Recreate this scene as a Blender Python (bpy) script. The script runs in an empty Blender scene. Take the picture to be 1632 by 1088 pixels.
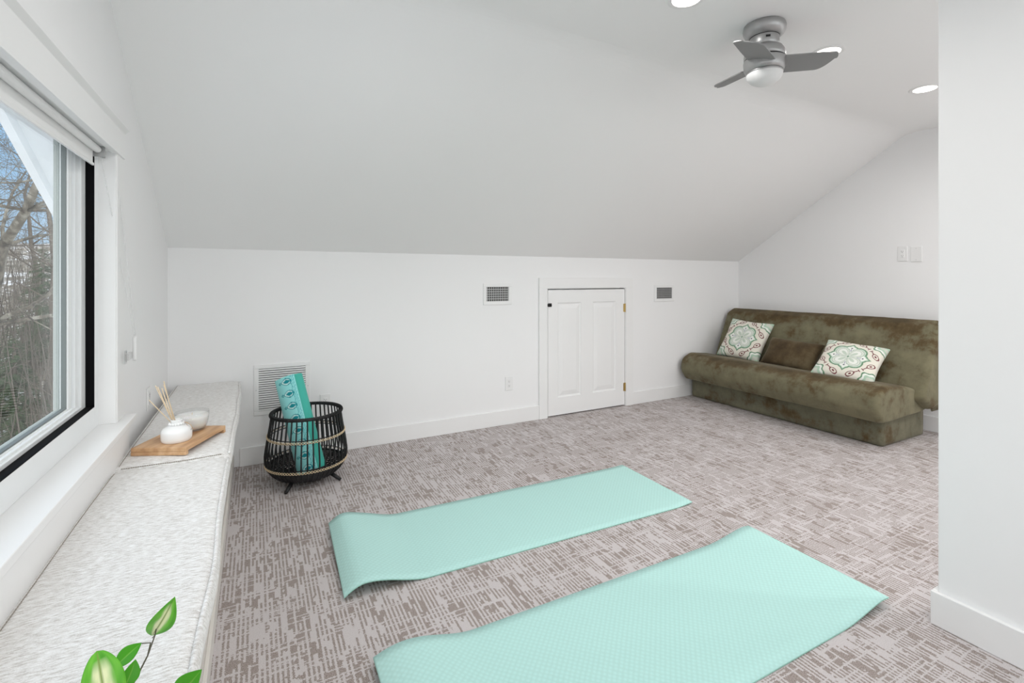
import bpy, bmesh, math, random
from mathutils import Vector, Matrix, noise
PI = math.pi
C = bpy.context.scene.collection
XL, XR, YK, YB = -0.496, 4.961, 3.74, -2.7      # window wall, sofa wall, knee wall, wall behind the camera
ZK, ZC, YF = 1.463, 2.514, 2.10                 # knee-wall height, flat ceiling, where the slope meets it

# ------------------------------------------------------------------ materials
def mat(name, col=(.8,.8,.8), rough=.6, metal=0.0, spec=.5, sheen=0.0):
    m = bpy.data.materials.new(name); m.use_nodes = True
    b = m.node_tree.nodes['Principled BSDF']
    b.inputs['Base Color'].default_value = (*col, 1)
    b.inputs['Roughness'].default_value = rough
    b.inputs['Metallic'].default_value = metal
    b.inputs['Specular IOR Level'].default_value = spec
    b.inputs['Sheen Weight'].default_value = sheen
    return m
def N(m, t, **kw):
    n = m.node_tree.nodes.new(t)
    for k, v in kw.items():
        if k in n.inputs: n.inputs[k].default_value = v
        else: setattr(n, k, v)
    return n
def Lk(m, a, b): m.node_tree.links.new(a, b)
def P(m): return m.node_tree.nodes['Principled BSDF']
def coords(m, scale=(1,1,1), rot=(0,0,0)):
    tc = N(m, 'ShaderNodeTexCoord'); mp = N(m, 'ShaderNodeMapping')
    mp.inputs['Scale'].default_value = scale; mp.inputs['Rotation'].default_value = rot
    Lk(m, tc.outputs['Object'], mp.inputs['Vector']); return mp.outputs['Vector']
def noise_t(m, vec, scale=1., detail=2., rough=.5):
    n = N(m, 'ShaderNodeTexNoise'); n.inputs['Scale'].default_value = scale
    n.inputs['Detail'].default_value = detail; n.inputs['Roughness'].default_value = rough
    Lk(m, vec, n.inputs['Vector']); return n.outputs['Fac']
def ramp(m, fac, stops):
    r = N(m, 'ShaderNodeValToRGB'); e = r.color_ramp.elements
    e[0].position, e[0].color = stops[0][0], (*stops[0][1], 1)
    e[1].position, e[1].color = stops[-1][0], (*stops[-1][1], 1)
    for p, c in stops[1:-1]:
        x = e.new(p); x.color = (*c, 1)
    Lk(m, fac, r.inputs['Fac']); return r.outputs['Color']
def math_n(m, op, a, b=None):
    n = N(m, 'ShaderNodeMath'); n.operation = op
    for i, v in enumerate((a, b)):
        if v is None: continue
        if isinstance(v, (int, float)): n.inputs[i].default_value = v
        else: Lk(m, v, n.inputs[i])
    return n.outputs[0]
def mixc(m, fac, a, b):
    n = N(m, 'ShaderNodeMix'); n.data_type = 'RGBA'
    for i, v in ((0, fac), (6, a), (7, b)):
        if isinstance(v, (int, float)): n.inputs[i].default_value = v
        elif isinstance(v, tuple): n.inputs[i].default_value = (*v, 1)
        else: Lk(m, v, n.inputs[i])
    return n.outputs[2]
def bump(m, h, strength=.3, dist=.002):
    b = N(m, 'ShaderNodeBump'); b.inputs['Strength'].default_value = strength
    b.inputs['Distance'].default_value = dist
    Lk(m, h, b.inputs['Height']); Lk(m, b.outputs['Normal'], P(m).inputs['Normal'])

def wall_mat(name, col, rough=.75):
    m = mat(name, col, rough, spec=.25)
    v = coords(m); bump(m, noise_t(m, v, 260, 3), .08, .001); return m
M_wall = wall_mat('wall paint', (.86,.86,.865))
M_ceil = wall_mat('ceiling paint', (.89,.89,.89), .85)
M_trim = mat('trim paint', (.84,.84,.84), .38, spec=.4)
bump(M_trim, noise_t(M_trim, coords(M_trim), 60, 2), .03, .001)
M_vinyl = mat('window vinyl', (.82,.84,.85), .3)
M_black = mat('black gasket', (.004,.004,.005), .7, spec=.08)
M_darkvoid = mat('duct dark', (.012,.012,.012), .8)
M_white = mat('white plastic', (.82,.82,.82), .35)
M_glossy = mat('glazed ceramic', (.85,.85,.85), .22)
M_brass = mat('hinge brass', (.62,.46,.2), .35, 1.0)
M_latch = mat('black latch metal', (.02,.02,.02), .4, .3)
M_nickel = mat('brushed nickel', (.42,.42,.42), .38, .85)
bump(M_nickel, noise_t(M_nickel, coords(M_nickel, (1,1,60)), 20, 2), .05, .0005)
M_blade = mat('fan blade silver', (.27,.27,.27), .6, .1)
M_opal = mat('opal glass', (.80,.80,.80), .65, spec=.2)

# carpet : broken loop-pile dashes along both directions
M_carpet = mat('patterned loop carpet', (.5,.45,.42), .95, spec=.1, sheen=.15)
def wn(m, a, b, dim='2D'):
    c_ = N(m, 'ShaderNodeCombineXYZ')
    for k, v in enumerate((a, b)):
        if isinstance(v, (int, float)): c_.inputs[k].default_value = v
        else: Lk(m, v, c_.inputs[k])
    n = N(m, 'ShaderNodeTexWhiteNoise'); n.noise_dimensions = dim; Lk(m, c_.outputs[0], n.inputs['Vector']); return n.outputs['Value']
def carpet():
    """tufted stripes about 8 mm wide, broken into short runs, crossed by thin light lines"""
    m = M_carpet; M = lambda op, a, b=None: math_n(m, op, a, b)
    v = coords(m); sx = N(m, 'ShaderNodeSeparateXYZ'); Lk(m, v, sx.inputs[0])
    j1 = noise_t(m, v, 170, 2, .7); j2 = noise_t(m, coords(m, (1.3,1,1)), 150, 2, .7)
    t = noise_t(m, v, 330, 2, .7); c = noise_t(m, coords(m, (1,.8,1)), 6.0, 3, .6); wv = noise_t(m, v, 1.4, 1)
    x = M('ADD', sx.outputs['X'], M('MULTIPLY', M('SUBTRACT', j1, .5), .012))
    y = M('ADD', sx.outputs['Y'], M('MULTIPLY', M('SUBTRACT', j2, .5), .018))
    kx = M('FLOOR', M('DIVIDE', x, .0074))
    ky = M('FLOOR', M('ADD', M('DIVIDE', y, .060), M('MULTIPLY', wn(m, kx, 3.), 7.)))
    r = wn(m, kx, ky); par = M('ABSOLUTE', M('MODULO', kx, 2.))
    s_ = M('ADD', M('MULTIPLY', r, .55), M('MULTIPLY', par, .36))
    s_ = M('ADD', s_, M('MULTIPLY', M('SUBTRACT', c, .5), .8))
    dark = M('LESS_THAN', s_, .455)
    kl = M('FLOOR', M('DIVIDE', y, .0050)); seg = M('FLOOR', M('ADD', M('DIVIDE', x, .11), M('MULTIPLY', wn(m, kl, 9.), 5.)))
    line = M('GREATER_THAN', wn(m, M('ADD', kl, 50.), seg), .86)
    dark = M('MULTIPLY', dark, M('SUBTRACT', 1., line))
    dc = ramp(m, t, [(.36, (.175,.135,.112)), (.60, (.42,.365,.345))])
    lc = ramp(m, t, [(.32, (.47,.43,.425)), (.60, (.61,.57,.575))])
    Lk(m, mixc(m, dark, lc, dc), P(m).inputs['Base Color'])
    bump(m, M('SUBTRACT', t, M('MULTIPLY', dark, .35)), .5, .004)
carpet()

# heathered bench upholstery
M_heather = mat('heathered wool fabric', (.6,.58,.55), .95, spec=.1, sheen=.25)
def heather():
    m = M_heather
    a = noise_t(m, coords(m, (55, 230, 80)), 1, 3, .6)
    b = noise_t(m, coords(m), 420, 2, .7)
    w = math_n(m, 'ADD', math_n(m, 'MULTIPLY', a, .7), math_n(m, 'MULTIPLY', b, .3))
    col = ramp(m, w, [(.33, (.47,.44,.41)), (.5, (.72,.705,.69)), (.66, (.87,.87,.87))])
    Lk(m, col, P(m).inputs['Base Color']); bump(m, w, .5, .003)
heather()
M_stitch = mat('seam thread', (.33,.30,.26), .9)
M_bench = mat('bench painted panel', (.70,.67,.63), .5)

# sofa suede with brushed nap patches
def suede(name, brown, green, bias, brushed=None):
    m = mat(name, green, .85, spec=.15, sheen=.25)
    P(m).inputs['Sheen Tint'].default_value = (.75,.72,.58,1); P(m).inputs['Sheen Roughness'].default_value = .45
    a = noise_t(m, coords(m, (1,.6,1)), 4.2, 5, .62)
    b = noise_t(m, coords(m, (1,1,.7)), 13, 4, .65)
    f = noise_t(m, coords(m), 160, 2, .6)
    w = math_n(m, 'ADD', math_n(m, 'MULTIPLY', a, .62), math_n(m, 'MULTIPLY', b, .33))
    w = math_n(m, 'ADD', w, math_n(m, 'MULTIPLY', f, .05))
    w = math_n(m, 'ADD', w, bias)
    if brushed:                          # pile brushed the other way above this height
        sx = N(m, 'ShaderNodeSeparateXYZ'); Lk(m, coords(m), sx.inputs[0])
        rg = N(m, 'ShaderNodeMapRange'); rg.interpolation_type = 'SMOOTHSTEP'
        rg.inputs['From Min'].default_value = brushed[0]; rg.inputs['From Max'].default_value = brushed[1]
        Lk(m, math_n(m, 'ADD', sx.outputs['Z'], math_n(m, 'MULTIPLY', a, .10)), rg.inputs['Value'])
        w = math_n(m, 'SUBTRACT', w, math_n(m, 'MULTIPLY', rg.outputs['Result'], brushed[2]))
    dk = tuple(x*.62 for x in brown); lt = tuple(x*1.28 for x in green)
    col = ramp(m, w, [(.36, dk), (.45, brown), (.53, green), (.64, lt)])
    Lk(m, col, P(m).inputs['Base Color'])
    bump(m, w, .25, .004); return m
BR, GR = (.098,.068,.033), (.158,.144,.090)
M_sofa_seat = suede('olive suede seat', BR, GR, .035, (.46,.52,.13))
M_sofa_back = suede('olive suede back', BR, GR, .035, (.84,.97,.10))
M_sofa_base = suede('olive suede base', BR, (.150,.142,.098), .05)
M_suede_pillow = suede('brown suede pillow', (.085,.058,.030), (.115,.088,.05), -.04)
M_piping = mat('grey green piping', (.22,.22,.17), .8)

M_mat = mat('mint foam mat', (.44,.72,.68), .72, spec=.3)
def matpat():
    m = M_mat
    v = coords(m)
    vo = N(m, 'ShaderNodeTexVoronoi'); vo.inputs['Scale'].default_value = 1; vo.inputs['Randomness'].default_value = .12
    Lk(m, coords(m, (62, 62, 1), (0,0,.78)), vo.inputs['Vector'])
    wv = N(m, 'ShaderNodeTexWave'); wv.wave_type = 'BANDS'; wv.bands_direction = 'X'; wv.inputs['Scale'].default_value = 13
    Lk(m, v, wv.inputs['Vector'])
    h = math_n(m, 'ADD', vo.outputs['Distance'], math_n(m, 'MULTIPLY', wv.outputs['Fac'], .5))
    col = ramp(m, vo.outputs['Distance'], [(.1, (.47,.73,.695)), (.55, (.425,.67,.63))])
    Lk(m, col, P(m).inputs['Base Color']); bump(m, h, .3, .0025)
matpat()
M_matedge = mat('mat foam edge', (.33,.60,.52), .7)

M_wood = mat('butcher block wood', (.5,.3,.16), .45)
def wood():
    m = M_wood
    v = coords(m, (34, 4, 34)); n1 = noise_t(m, v, 1, 5, .6)
    st = N(m, 'ShaderNodeTexNoise'); st.inputs['Scale'].default_value = 1; st.inputs['Detail'].default_value = 0
    Lk(m, coords(m, (24, 6.5, 1)), st.inputs['Vector'])
    w = math_n(m, 'ADD', math_n(m, 'MULTIPLY', n1, .5), math_n(m, 'MULTIPLY', st.outputs['Fac'], .5))
    Lk(m, ramp(m, w, [(.35, (.36,.175,.075)), (.5, (.56,.33,.17)), (.65, (.70,.46,.27))]), P(m).inputs['Base Color'])
wood()
M_reed = mat('reed sticks', (.70,.55,.38), .8)
M_wax = mat('candle wax', (.87,.86,.84), .5)
P(M_wax).inputs['Subsurface Weight'].default_value = .2
M_twine = mat('twine', (.55,.40,.28), .9)
M_rattan = mat('black rattan', (.008,.008,.009), .5)
M_rope = mat('natural cane lacing', (.82,.66,.44), .7)

def glass_thin(name, tint, gloss_w=1.0):
    m = bpy.data.materials.new(name); m.use_nodes = True; nt = m.node_tree; nt.nodes.clear()
    o = nt.nodes.new('ShaderNodeOutputMaterial'); mx = nt.nodes.new('ShaderNodeMixShader')
    t = nt.nodes.new('ShaderNodeBsdfTransparent'); g = nt.nodes.new('ShaderNodeBsdfGlossy')
    lw = nt.nodes.new('ShaderNodeLayerWeight'); lw.inputs['Blend'].default_value = .5
    pw = nt.nodes.new('ShaderNodeMath'); pw.operation = 'POWER'; pw.inputs[1].default_value = 5
    f = nt.nodes.new('ShaderNodeMath'); f.operation = 'MULTIPLY_ADD'; f.inputs[1].default_value = .5; f.inputs[2].default_value = .03
    nt.links.new(lw.outputs['Facing'], pw.inputs[0]); nt.links.new(pw.outputs[0], f.inputs[0])
    t.inputs['Color'].default_value = (*tint, 1); g.inputs['Roughness'].default_value = 0.0
    g.inputs['Color'].default_value = (gloss_w,)*3 + (1,)
    nt.links.new(f.outputs[0], mx.inputs[0]); nt.links.new(t.outputs[0], mx.inputs[1]); nt.links.new(g.outputs[0], mx.inputs[2])
    nt.links.new(mx.outputs[0], o.inputs[0]); return m
M_pane = glass_thin('window glass', (.95,.97,.96), .8)
M_candleglass = glass_thin('candle glass', (.965,.97,.97), .8)
def emis(name, col, s):
    m = bpy.data.materials.new(name); m.use_nodes = True; b = P(m)
    b.inputs['Base Color'].default_value = (*col, 1)
    b.inputs['Emission Color'].default_value = (*col, 1); b.inputs['Emission Strength'].default_value = s; return m
M_led = emis('downlight diffuser', (1, .93, .84), 9)

def attr_mat(name, rough=.85, bs=0.):
    m = mat(name, (1,1,1), rough, spec=.2, sheen=.1)
    a = N(m, 'ShaderNodeVertexColor'); a.layer_name = 'print'
    Lk(m, a.outputs['Color'], P(m).inputs['Base Color'])
    if bs: bump(m, noise_t(m, coords(m), 700, 2), bs, .001)
    return m
M_pillowprint = attr_mat('printed cotton', .9, .3)
M_rollprint = attr_mat('printed teal mat', .55)

# ------------------------------------------------------------------ mesh helpers
def obj(name, bm, m, parent=None, smooth=False, bevel=0, seg=2, loc=None):
    me = bpy.data.meshes.new(name)
    if bm.faces: bmesh.ops.recalc_face_normals(bm, faces=bm.faces)
    bm.to_mesh(me); bm.free()
    o = bpy.data.objects.new(name, me); C.objects.link(o)
    for x in (m if isinstance(m, (list, tuple)) else [m]): me.materials.append(x)
    if parent: o.parent = parent
    if loc: o.location = loc
    if smooth:
        for p in me.polygons: p.use_smooth = True
    if bevel:
        b = o.modifiers.new('bevel', 'BEVEL'); b.width = bevel; b.segments = seg; b.limit_method = 'ANGLE'
        b.angle_limit = math.radians(40)
    return o
def tag(o, label, cat, group=None):
    o['label'] = label; o['category'] = cat
    if group: o['group'] = group
    return o
def thing(name, label, cat, loc=(0,0,0), rotz=0, group=None):
    o = bpy.data.objects.new(name, None); C.objects.link(o); o.location = loc; o.rotation_euler = (0,0,rotz)
    o.empty_display_size = .1
    return tag(o, label, cat, group)
def struct(name, bm, m, **k):
    o = obj(name, bm, m, **k); o['kind'] = 'structure'; return o
def BM(): return bmesh.new()
def box(bm, x0, x1, y0, y1, z0, z1, mtx=None, mi=0):
    vs = [bm.verts.new((x, y, z)) for z in (z0, z1) for y in (y0, y1) for x in (x0, x1)]
    if mtx:
        for v in vs: v.co = mtx @ v.co
    for f in ((0,1,3,2),(4,6,7,5),(0,4,5,1),(2,3,7,6),(0,2,6,4),(1,5,7,3)):
        fc = bm.faces.new([vs[i] for i in f]); fc.material_index = mi
    return bm
def prism(bm, pts, axis, a, b, mi=0):
    """pts: 2-D polygon; axis 'x': pts are (y,z) extruded in x; 'y': pts are (x,z); 'z': (x,y)"""
    def mk(p, t):
        return {'x': (t, p[0], p[1]), 'y': (p[0], t, p[1]), 'z': (p[0], p[1], t)}[axis]
    A = [bm.verts.new(mk(p, a)) for p in pts]; B = [bm.verts.new(mk(p, b)) for p in pts]
    n = len(pts)
    fs = [bm.faces.new(A), bm.faces.new(list(reversed(B)))]
    for i in range(n): fs.append(bm.faces.new((A[i], A[(i+1)%n], B[(i+1)%n], B[i])))
    for f in fs: f.material_index = mi
    return bm
def lathe(bm, prof, seg=32, c=(0,0,0), cap=True, mi=0):
    rings = []
    for r, z in prof:
        rings.append([bm.verts.new((c[0]+r*math.cos(2*PI*i/seg), c[1]+r*math.sin(2*PI*i/seg), c[2]+z)) for i in range(seg)])
    for a, b in zip(rings, rings[1:]):
        for i in range(seg):
            f = bm.faces.new((a[i], a[(i+1)%seg], b[(i+1)%seg], b[i])); f.material_index = mi
    if cap:
        for r, rev in ((rings[0], True), (rings[-1], False)):
            f = bm.faces.new(list(reversed(r)) if rev else r); f.material_index = mi
    return bm
def tube(bm, pts, rad, seg=8, closed=False, mi=0):
    pts = [Vector(p) for p in pts]; n = len(pts); rings = []
    rs = rad if isinstance(rad, (list, tuple)) else [rad]*n
    ref = None
    for i, p in enumerate(pts):
        if closed: t = pts[(i+1)%n] - pts[i-1]
        else: t = pts[min(i+1, n-1)] - pts[max(i-1, 0)]
        t = t.normalized()
        if ref is None:
            ref = t.orthogonal().normalized()
        ref = (ref - t*ref.dot(t))
        ref = ref.normalized() if ref.length > 1e-6 else t.orthogonal().normalized()
        s = t.cross(ref)
        rings.append([bm.verts.new(p + (ref*math.cos(2*PI*k/seg) + s*math.sin(2*PI*k/seg))*rs[i]) for k in range(seg)])
    m = n if closed else n-1
    for i in range(m):
        a, b = rings[i], rings[(i+1)%n]
        off = 0
        if closed and i == n-1:      # best rotation of the last ring
            off = min(range(seg), key=lambda o: (a[0].co-b[o].co).length)
        for k in range(seg):
            f = bm.faces.new((a[k], a[(k+1)%seg], b[(k+1+off)%seg], b[(k+off)%seg])); f.material_index = mi
    if not closed:
        bm.faces.new(list(reversed(rings[0]))); bm.faces.new(rings[-1])
    return bm
def rbox(bm, x0, x1, y0, y1, z0, z1, r, n=(10,20,4), f=None):
    """box with rounded edges of radius r, dense enough to be softened by f(p)->p"""
    c = Vector(((x0+x1)/2, (y0+y1)/2, (z0+z1)/2)); h = Vector(((x1-x0)/2, (y1-y0)/2, (z1-z0)/2))
    cache = {}
    def pos(i, j, k):
        key = (i, j, k)
        if key in cache: return cache[key]
        p = Vector([(2*a/b-1) for a, b in zip(key, n)])
        # concentrate lines near the edges
        q = Vector([math.copysign(abs(v)**.75, v) if abs(v) > 0 else 0 for v in p])
        P_ = Vector((q.x*h.x, q.y*h.y, q.z*h.z))
        inn = Vector([max(-(h[a]-r), min(h[a]-r, P_[a])) for a in range(3)])
        d = P_ - inn
        if d.length > 1e-9: P_ = inn + d.normalized()*r if d.length > r*.2 else P_
        P_ = P_ + c
        if f: P_ = f(P_)
        cache[key] = bm.verts.new(P_); return cache[key]
    nx, ny, nz = n
    for i in range(nx):
        for j in range(ny):
            for k in (0, nz): bm.faces.new((pos(i,j,k), pos(i+1,j,k), pos(i+1,j+1,k), pos(i,j+1,k)))
    for i in range(nx):
        for k in range(nz):
            for j in (0, ny): bm.faces.new((pos(i,j,k), pos(i+1,j,k), pos(i+1,j,k+1), pos(i,j,k+1)))
    for j in range(ny):
        for k in range(nz):
            for i in (0, nx): bm.faces.new((pos(i,j,k), pos(i,j+1,k), pos(i,j+1,k+1), pos(i,j,k+1)))
    return bm
def rnd_poly(pts, rads, seg=6):
    """round a 2-D polygon's corners"""
    out = []; n = len(pts)
    for i, p in enumerate(pts):
        a, b, r = Vector(pts[i-1]), Vector(pts[(i+1)%n]), rads[i]
        p = Vector(p); u = (a-p).normalized(); v = (b-p).normalized()
        ang = u.angle(v); d = min(r/math.tan(ang/2), (a-p).length*.48, (b-p).length*.48)
        s, e = p+u*d, p+v*d
        for k in range(seg+1):
            t = k/seg; out.append(tuple((1-t)**2*s + 2*t*(1-t)*p + t*t*e))
    return out
def sweep(bm, prof, y0, y1, r, ny=40, f=None):
    """extrude an (x,z) profile along y with softly rounded ends"""
    cx = sum(p[0] for p in prof)/len(prof); cz = sum(p[1] for p in prof)/len(prof)
    st = []
    for k in range(7):
        t = k/6*PI/2; st.append((y0 + r*(1-math.sin(t)), r*(1-math.cos(t))))
    st.reverse()   # starts at end cap
    st = [(y0 + r*(1-math.cos(k/6*PI/2)), r*(1-math.sin(k/6*PI/2))) for k in range(7)]
    mid = [(y0+r+(y1-y0-2*r)*k/ny, 0) for k in range(1, ny)]
    en = [(y1-(a-y0), b) for a, b in reversed(st)]
    rings = []
    for y, ins in st+mid+en:
        ring = []
        for x, z in prof:
            d = Vector((x-cx, z-cz)); L = d.length
            q = Vector((cx, cz)) + d*(max(L-ins*.9, .01)/L)
            p = Vector((q.x, y, q.y))
            if f: p = f(p)
            ring.append(bm.verts.new(p))
        rings.append(ring)
    n = len(prof)
    for a, b in zip(rings, rings[1:]):
        for i in range(n): bm.faces.new((a[i], a[(i+1)%n], b[(i+1)%n], b[i]))
    bm.faces.new(list(reversed(rings[0]))); bm.faces.new(rings[-1])
    return bm
def color_layer(o, fn):
    """fn(vertex index) -> rgb, written to the 'print' attribute"""
    a = o.data.color_attributes.new('print', 'FLOAT_COLOR', 'POINT')
    for i in range(len(o.data.vertices)): a.data[i].color = (*fn(i), 1)
def s2l(r, g, b):
    return tuple((x/255/12.92 if x/255 <= .04045 else ((x/255+.055)/1.055)**2.4) for x in (r, g, b))

# ------------------------------------------------------------------ room shell
T = .15
struct('floor', box(BM(), XL-T, XR+T, YB-T, YK+T, -.12, 0), M_carpet)
Y0W, Y1W, Z0W, Z1W = .40, 2.39, .705, 1.765           # window opening
bm = BM()
XO = XL-.16
zs = lambda y: min(ZC, ZK+(YK-y)*(ZC-ZK)/(YK-YF))
prism(bm, [(YB-T,0),(Y0W,0),(Y0W,ZC+.1),(YB-T,ZC+.1)], 'x', XO, XL)
prism(bm, [(Y0W,0),(Y1W,0),(Y1W,Z0W-.035),(Y0W,Z0W-.035)], 'x', XO, XL)
prism(bm, [(Y0W,Z1W),(Y1W,Z1W),(Y1W,zs(Y1W)+.05),(YF,ZC+.1),(Y0W,ZC+.1)], 'x', XO, XL)
prism(bm, [(Y1W,0),(YK+T,0),(YK+T,zs(YK+T)+.05),(Y1W,zs(Y1W)+.05)], 'x', XO, XL)
struct('wall_left', bm, M_wall)
struct('wall_right', prism(BM(), [(YB-T,0),(YK+T,0),(YK+T,zs(YK+T)+.05),(YF,ZC+.1),(YB-T,ZC+.1)], 'x', XR, XR+T), M_wall)
# knee wall with the hole of the little door
DX0, DX1, DZ = 2.335, 3.255, 1.178
bm = BM(); box(bm, XL, DX0, YK, YK+T, 0, ZK+.02); box(bm, DX1, XR, YK, YK+T, 0, ZK+.02); box(bm, DX0, DX1, YK, YK+T, DZ, ZK+.02)
struct('wall_back', bm, M_wall)
# wall behind the camera, with a wide unseen window added for fill daylight
BX0, BX1, BZ0, BZ1 = .1, 4.3, .75, 2.25
bm = BM(); box(bm, XL, BX0, YB-T, YB, 0, ZC+.05); box(bm, BX1, XR, YB-T, YB, 0, ZC+.05)
box(bm, BX0, BX1, YB-T, YB, 0, BZ0); box(bm, BX0, BX1, YB-T, YB, BZ1, ZC+.05)
struct('wall_front', bm, M_wall)
fr = BM()
for a, b in ((BX0, BX0+.06), ((BX0+BX1)/2-.03, (BX0+BX1)/2+.03), (BX1-.06, BX1)): box(fr, a, b, YB-.1, YB-.04, BZ0, BZ1)
for a, b in ((BZ0, BZ0+.06), (BZ1-.06, BZ1)): box(fr, BX0, BX1, YB-.1, YB-.04, a, b)
w2 = struct('fill_window', fr, M_vinyl)
obj('pane', box(BM(), BX0+.06, BX1-.06, YB-.072, YB-.068, BZ0+.06, BZ1-.06), M_pane, w2)
# ceiling: sloped part and flat part, one shell, with round holes not needed (the lamps are surface discs)
bm = BM()
prism(bm, [(YB-T,ZC)]+[(YF-.09+.18*k/8, ZC-.0585*(k/8)**2) for k in range(9)]+[(YK+T,zs(YK+T)),(YK+T,zs(YK+T)+.2),(YF,ZC+.2),(YB-T,ZC+.2)], 'x', XL-T, XR+T)
struct('ceiling', bm, M_ceil)
# short wall at the right of the camera
XN, YN = 2.213, .838
struct('wall_near', box(BM(), XN, XN+.12, YB, YN, 0, ZC+.01), M_wall, bevel=.004)
# baseboards
BH, BT = .125, .014
def bboard(name, *boxes):
    bm = BM()
    for b in boxes: box(bm, *b)
    struct(name, bm, M_trim, bevel=.003)
bboard('baseboard_back', (XL+.4, 2.250, YK-BT, YK, 0, BH))
bboard('baseboard_corner', (3.352, XR, YK-BT, YK, 0, BH))
bboard('baseboard_right', (XR-BT, XR, YB, YK-BT, 0, BH))
bboard('baseboard_near', (XN-.018, XN, YB, YN+.016, 0, .122), (XN, XN+.12, YN, YN+.016, 0, .122))

# ------------------------------------------------------------------ little access door
t = 'door_1'
bm = BM(); yf = YK-.018
box(bm, DX0-.085, DX0, yf, YK, 0, DZ); box(bm, DX1, DX1+.098, yf, YK, 0, DZ); box(bm, DX0-.085, DX1+.098, yf, YK, DZ, DZ+.094)
box(bm, DX0-.004, DX0+.006, yf+.006, YK+T, 0, DZ); box(bm, DX1-.006, DX1+.004, yf+.006, YK+T, 0, DZ); box(bm, DX0, DX1, yf+.006, YK+T, DZ-.006, DZ+.004)
box(bm, DX0, DX1, YK+.06, YK+T, 0, DZ)     # stop behind the slab
struct('trim_1', bm, M_trim, bevel=.002)
# slab with two raised panels
sx0, sx1, sz0, sz1 = DX0+.012, DX1-.010, .012, DZ-.017
fy_, pans = YK-.006, [(2.452, 2.717), (2.852, 3.135)]
pz0, pz1 = .172, 1.043
bm = BM()
def panel_door(bm):
    def q(pts): bm.faces.new([bm.verts.new(p) for p in pts])
    xs = [sx0, pans[0][0], pans[0][1], pans[1][0], pans[1][1], sx1]; zz = [sz0, pz0, pz1, sz1]
    for i in range(5):
        for k in range(3):
            if k == 1 and i in (1, 3): continue
            q([(xs[i],fy_,zz[k]),(xs[i+1],fy_,zz[k]),(xs[i+1],fy_,zz[k+1]),(xs[i],fy_,zz[k+1])])
    for a, b in pans:
        # sunk moulding rings then raised field
        steps = [(0,0),(.006,.007),(.016,.009),(.024,.006),(.050,.001),(.054,.0)]
        for (i0, d0), (i1, d1) in zip(steps, steps[1:]):
            A = [(a+i0,pz0+i0),(b-i0,pz0+i0),(b-i0,pz1-i0),(a+i0,pz1-i0)]
            B = [(a+i1,pz0+i1),(b-i1,pz0+i1),(b-i1,pz1-i1),(a+i1,pz1-i1)]
            for j in range(4):
                q([(A[j][0],fy_+d0,A[j][1]),(A[(j+1)%4][0],fy_+d0,A[(j+1)%4][1]),(B[(j+1)%4][0],fy_+d1,B[(j+1)%4][1]),(B[j][0],fy_+d1,B[j][1])])
        i1 = steps[-1][0]
        q([(a+i1,fy_,pz0+i1),(b-i1,fy_,pz0+i1),(b-i1,fy_,pz1-i1),(a+i1,fy_,pz1-i1)])
    for A, B in (((sx0,sz0),(sx1,sz0)),((sx1,sz0),(sx1,sz1)),((sx1,sz1),(sx0,sz1)),((sx0,sz1),(sx0,sz0))):
        q([(A[0],fy_,A[1]),(B[0],fy_,B[1]),(B[0],fy_+.034,B[1]),(A[0],fy_+.034,A[1])])
    q([(sx0,fy_+.034,sz0),(sx1,fy_+.034,sz0),(sx1,fy_+.034,sz1),(sx0,fy_+.034,sz1)])
    bmesh.ops.remove_doubles(bm, verts=bm.verts, dist=1e-5)
panel_door(bm)
door = struct('door_1', bm, M_trim)
for zc in (.975, .188):
    h = BM(); lathe(h, [(.006,-.042),(.0065,-.040),(.0065,.040),(.006,.042)], 10, (sx1+.004, fy_-.004, zc))
    box(h, sx1-.016, sx1+.002, fy_-.002, fy_+.001, zc-.040, zc+.040); box(h, sx1+.006, sx1+.012, fy_-.002, fy_+.001, zc-.040, zc+.040)
    o = obj('hinge', h, M_brass, door); o['label'] = 'brass hinge'
lt = BM(); box(lt, sx0+.002, sx0+.036, fy_-.008, fy_, 1.008, 1.040); box(lt, sx0-.012, sx0+.004, fy_-.014, fy_-.012+.008, 1.012, 1.036)
lathe(lt, [(.009,0),(.009,.012),(.006,.014)], 12, (0,0,0))
for v in list(lt.verts)[-36:]: v.co = Vector((sx0+.022+v.co.x, fy_-.008-v.co.z, 1.024+v.co.y))
o = obj('latch', lt, M_latch, door, bevel=.001); o['label'] = 'small black latch'

# ------------------------------------------------------------------ window: frame, glass, trim, sill
xf = -.535                                     # inner face of the frame
def ring_yz(bm, y0, y1, z0, z1, wl, wr, wb, wt, xa, xb, mi=0):
    box(bm, xa, xb, y0, y0+wl, z0, z1, mi=mi); box(bm, xa, xb, y1-wr, y1, z0, z1, mi=mi)
    box(bm, xa, xb, y0+wl, y1-wr, z0, z0+wb, mi=mi); box(bm, xa, xb, y0+wl, y1-wr, z1-wt, z1, mi=mi)
bm = BM(); ring_yz(bm, Y0W, Y1W, Z0W, Z1W, .056, .056, .082, .010, -.622, xf)
win = struct('window_1', bm, M_vinyl, bevel=.003)
a0, a1, b0, b1 = Y0W+.056, Y1W-.056, Z0W+.082, Z1W-.010
bm = BM(); ring_yz(bm, a0, a1, b0, b1, .003, .003, .003, .003, -.562, xf+.0005)
o = obj('window_gasket', bm, M_black, win); o['label'] = 'black gasket'
bm = BM()
ring_yz(bm, a0+.002, a1-.002, b0+.002, b1, .05, .050, .014, .007, -.585, -.560)
ring_yz(bm, a0+.05, a1-.050, b0+.014, b1, .045, .036, .010, .007, -.592, -.568)
ring_yz(bm, a0+.09, a1-.086, b0+.022, b1, .03, .038, .006, .007, -.600, -.577)
obj('sash', bm, M_vinyl, win, bevel=.002)
gy0, gy1, gz0, gz1 = a0+.11, a1-.122, b0+.026, b1-.010
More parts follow.
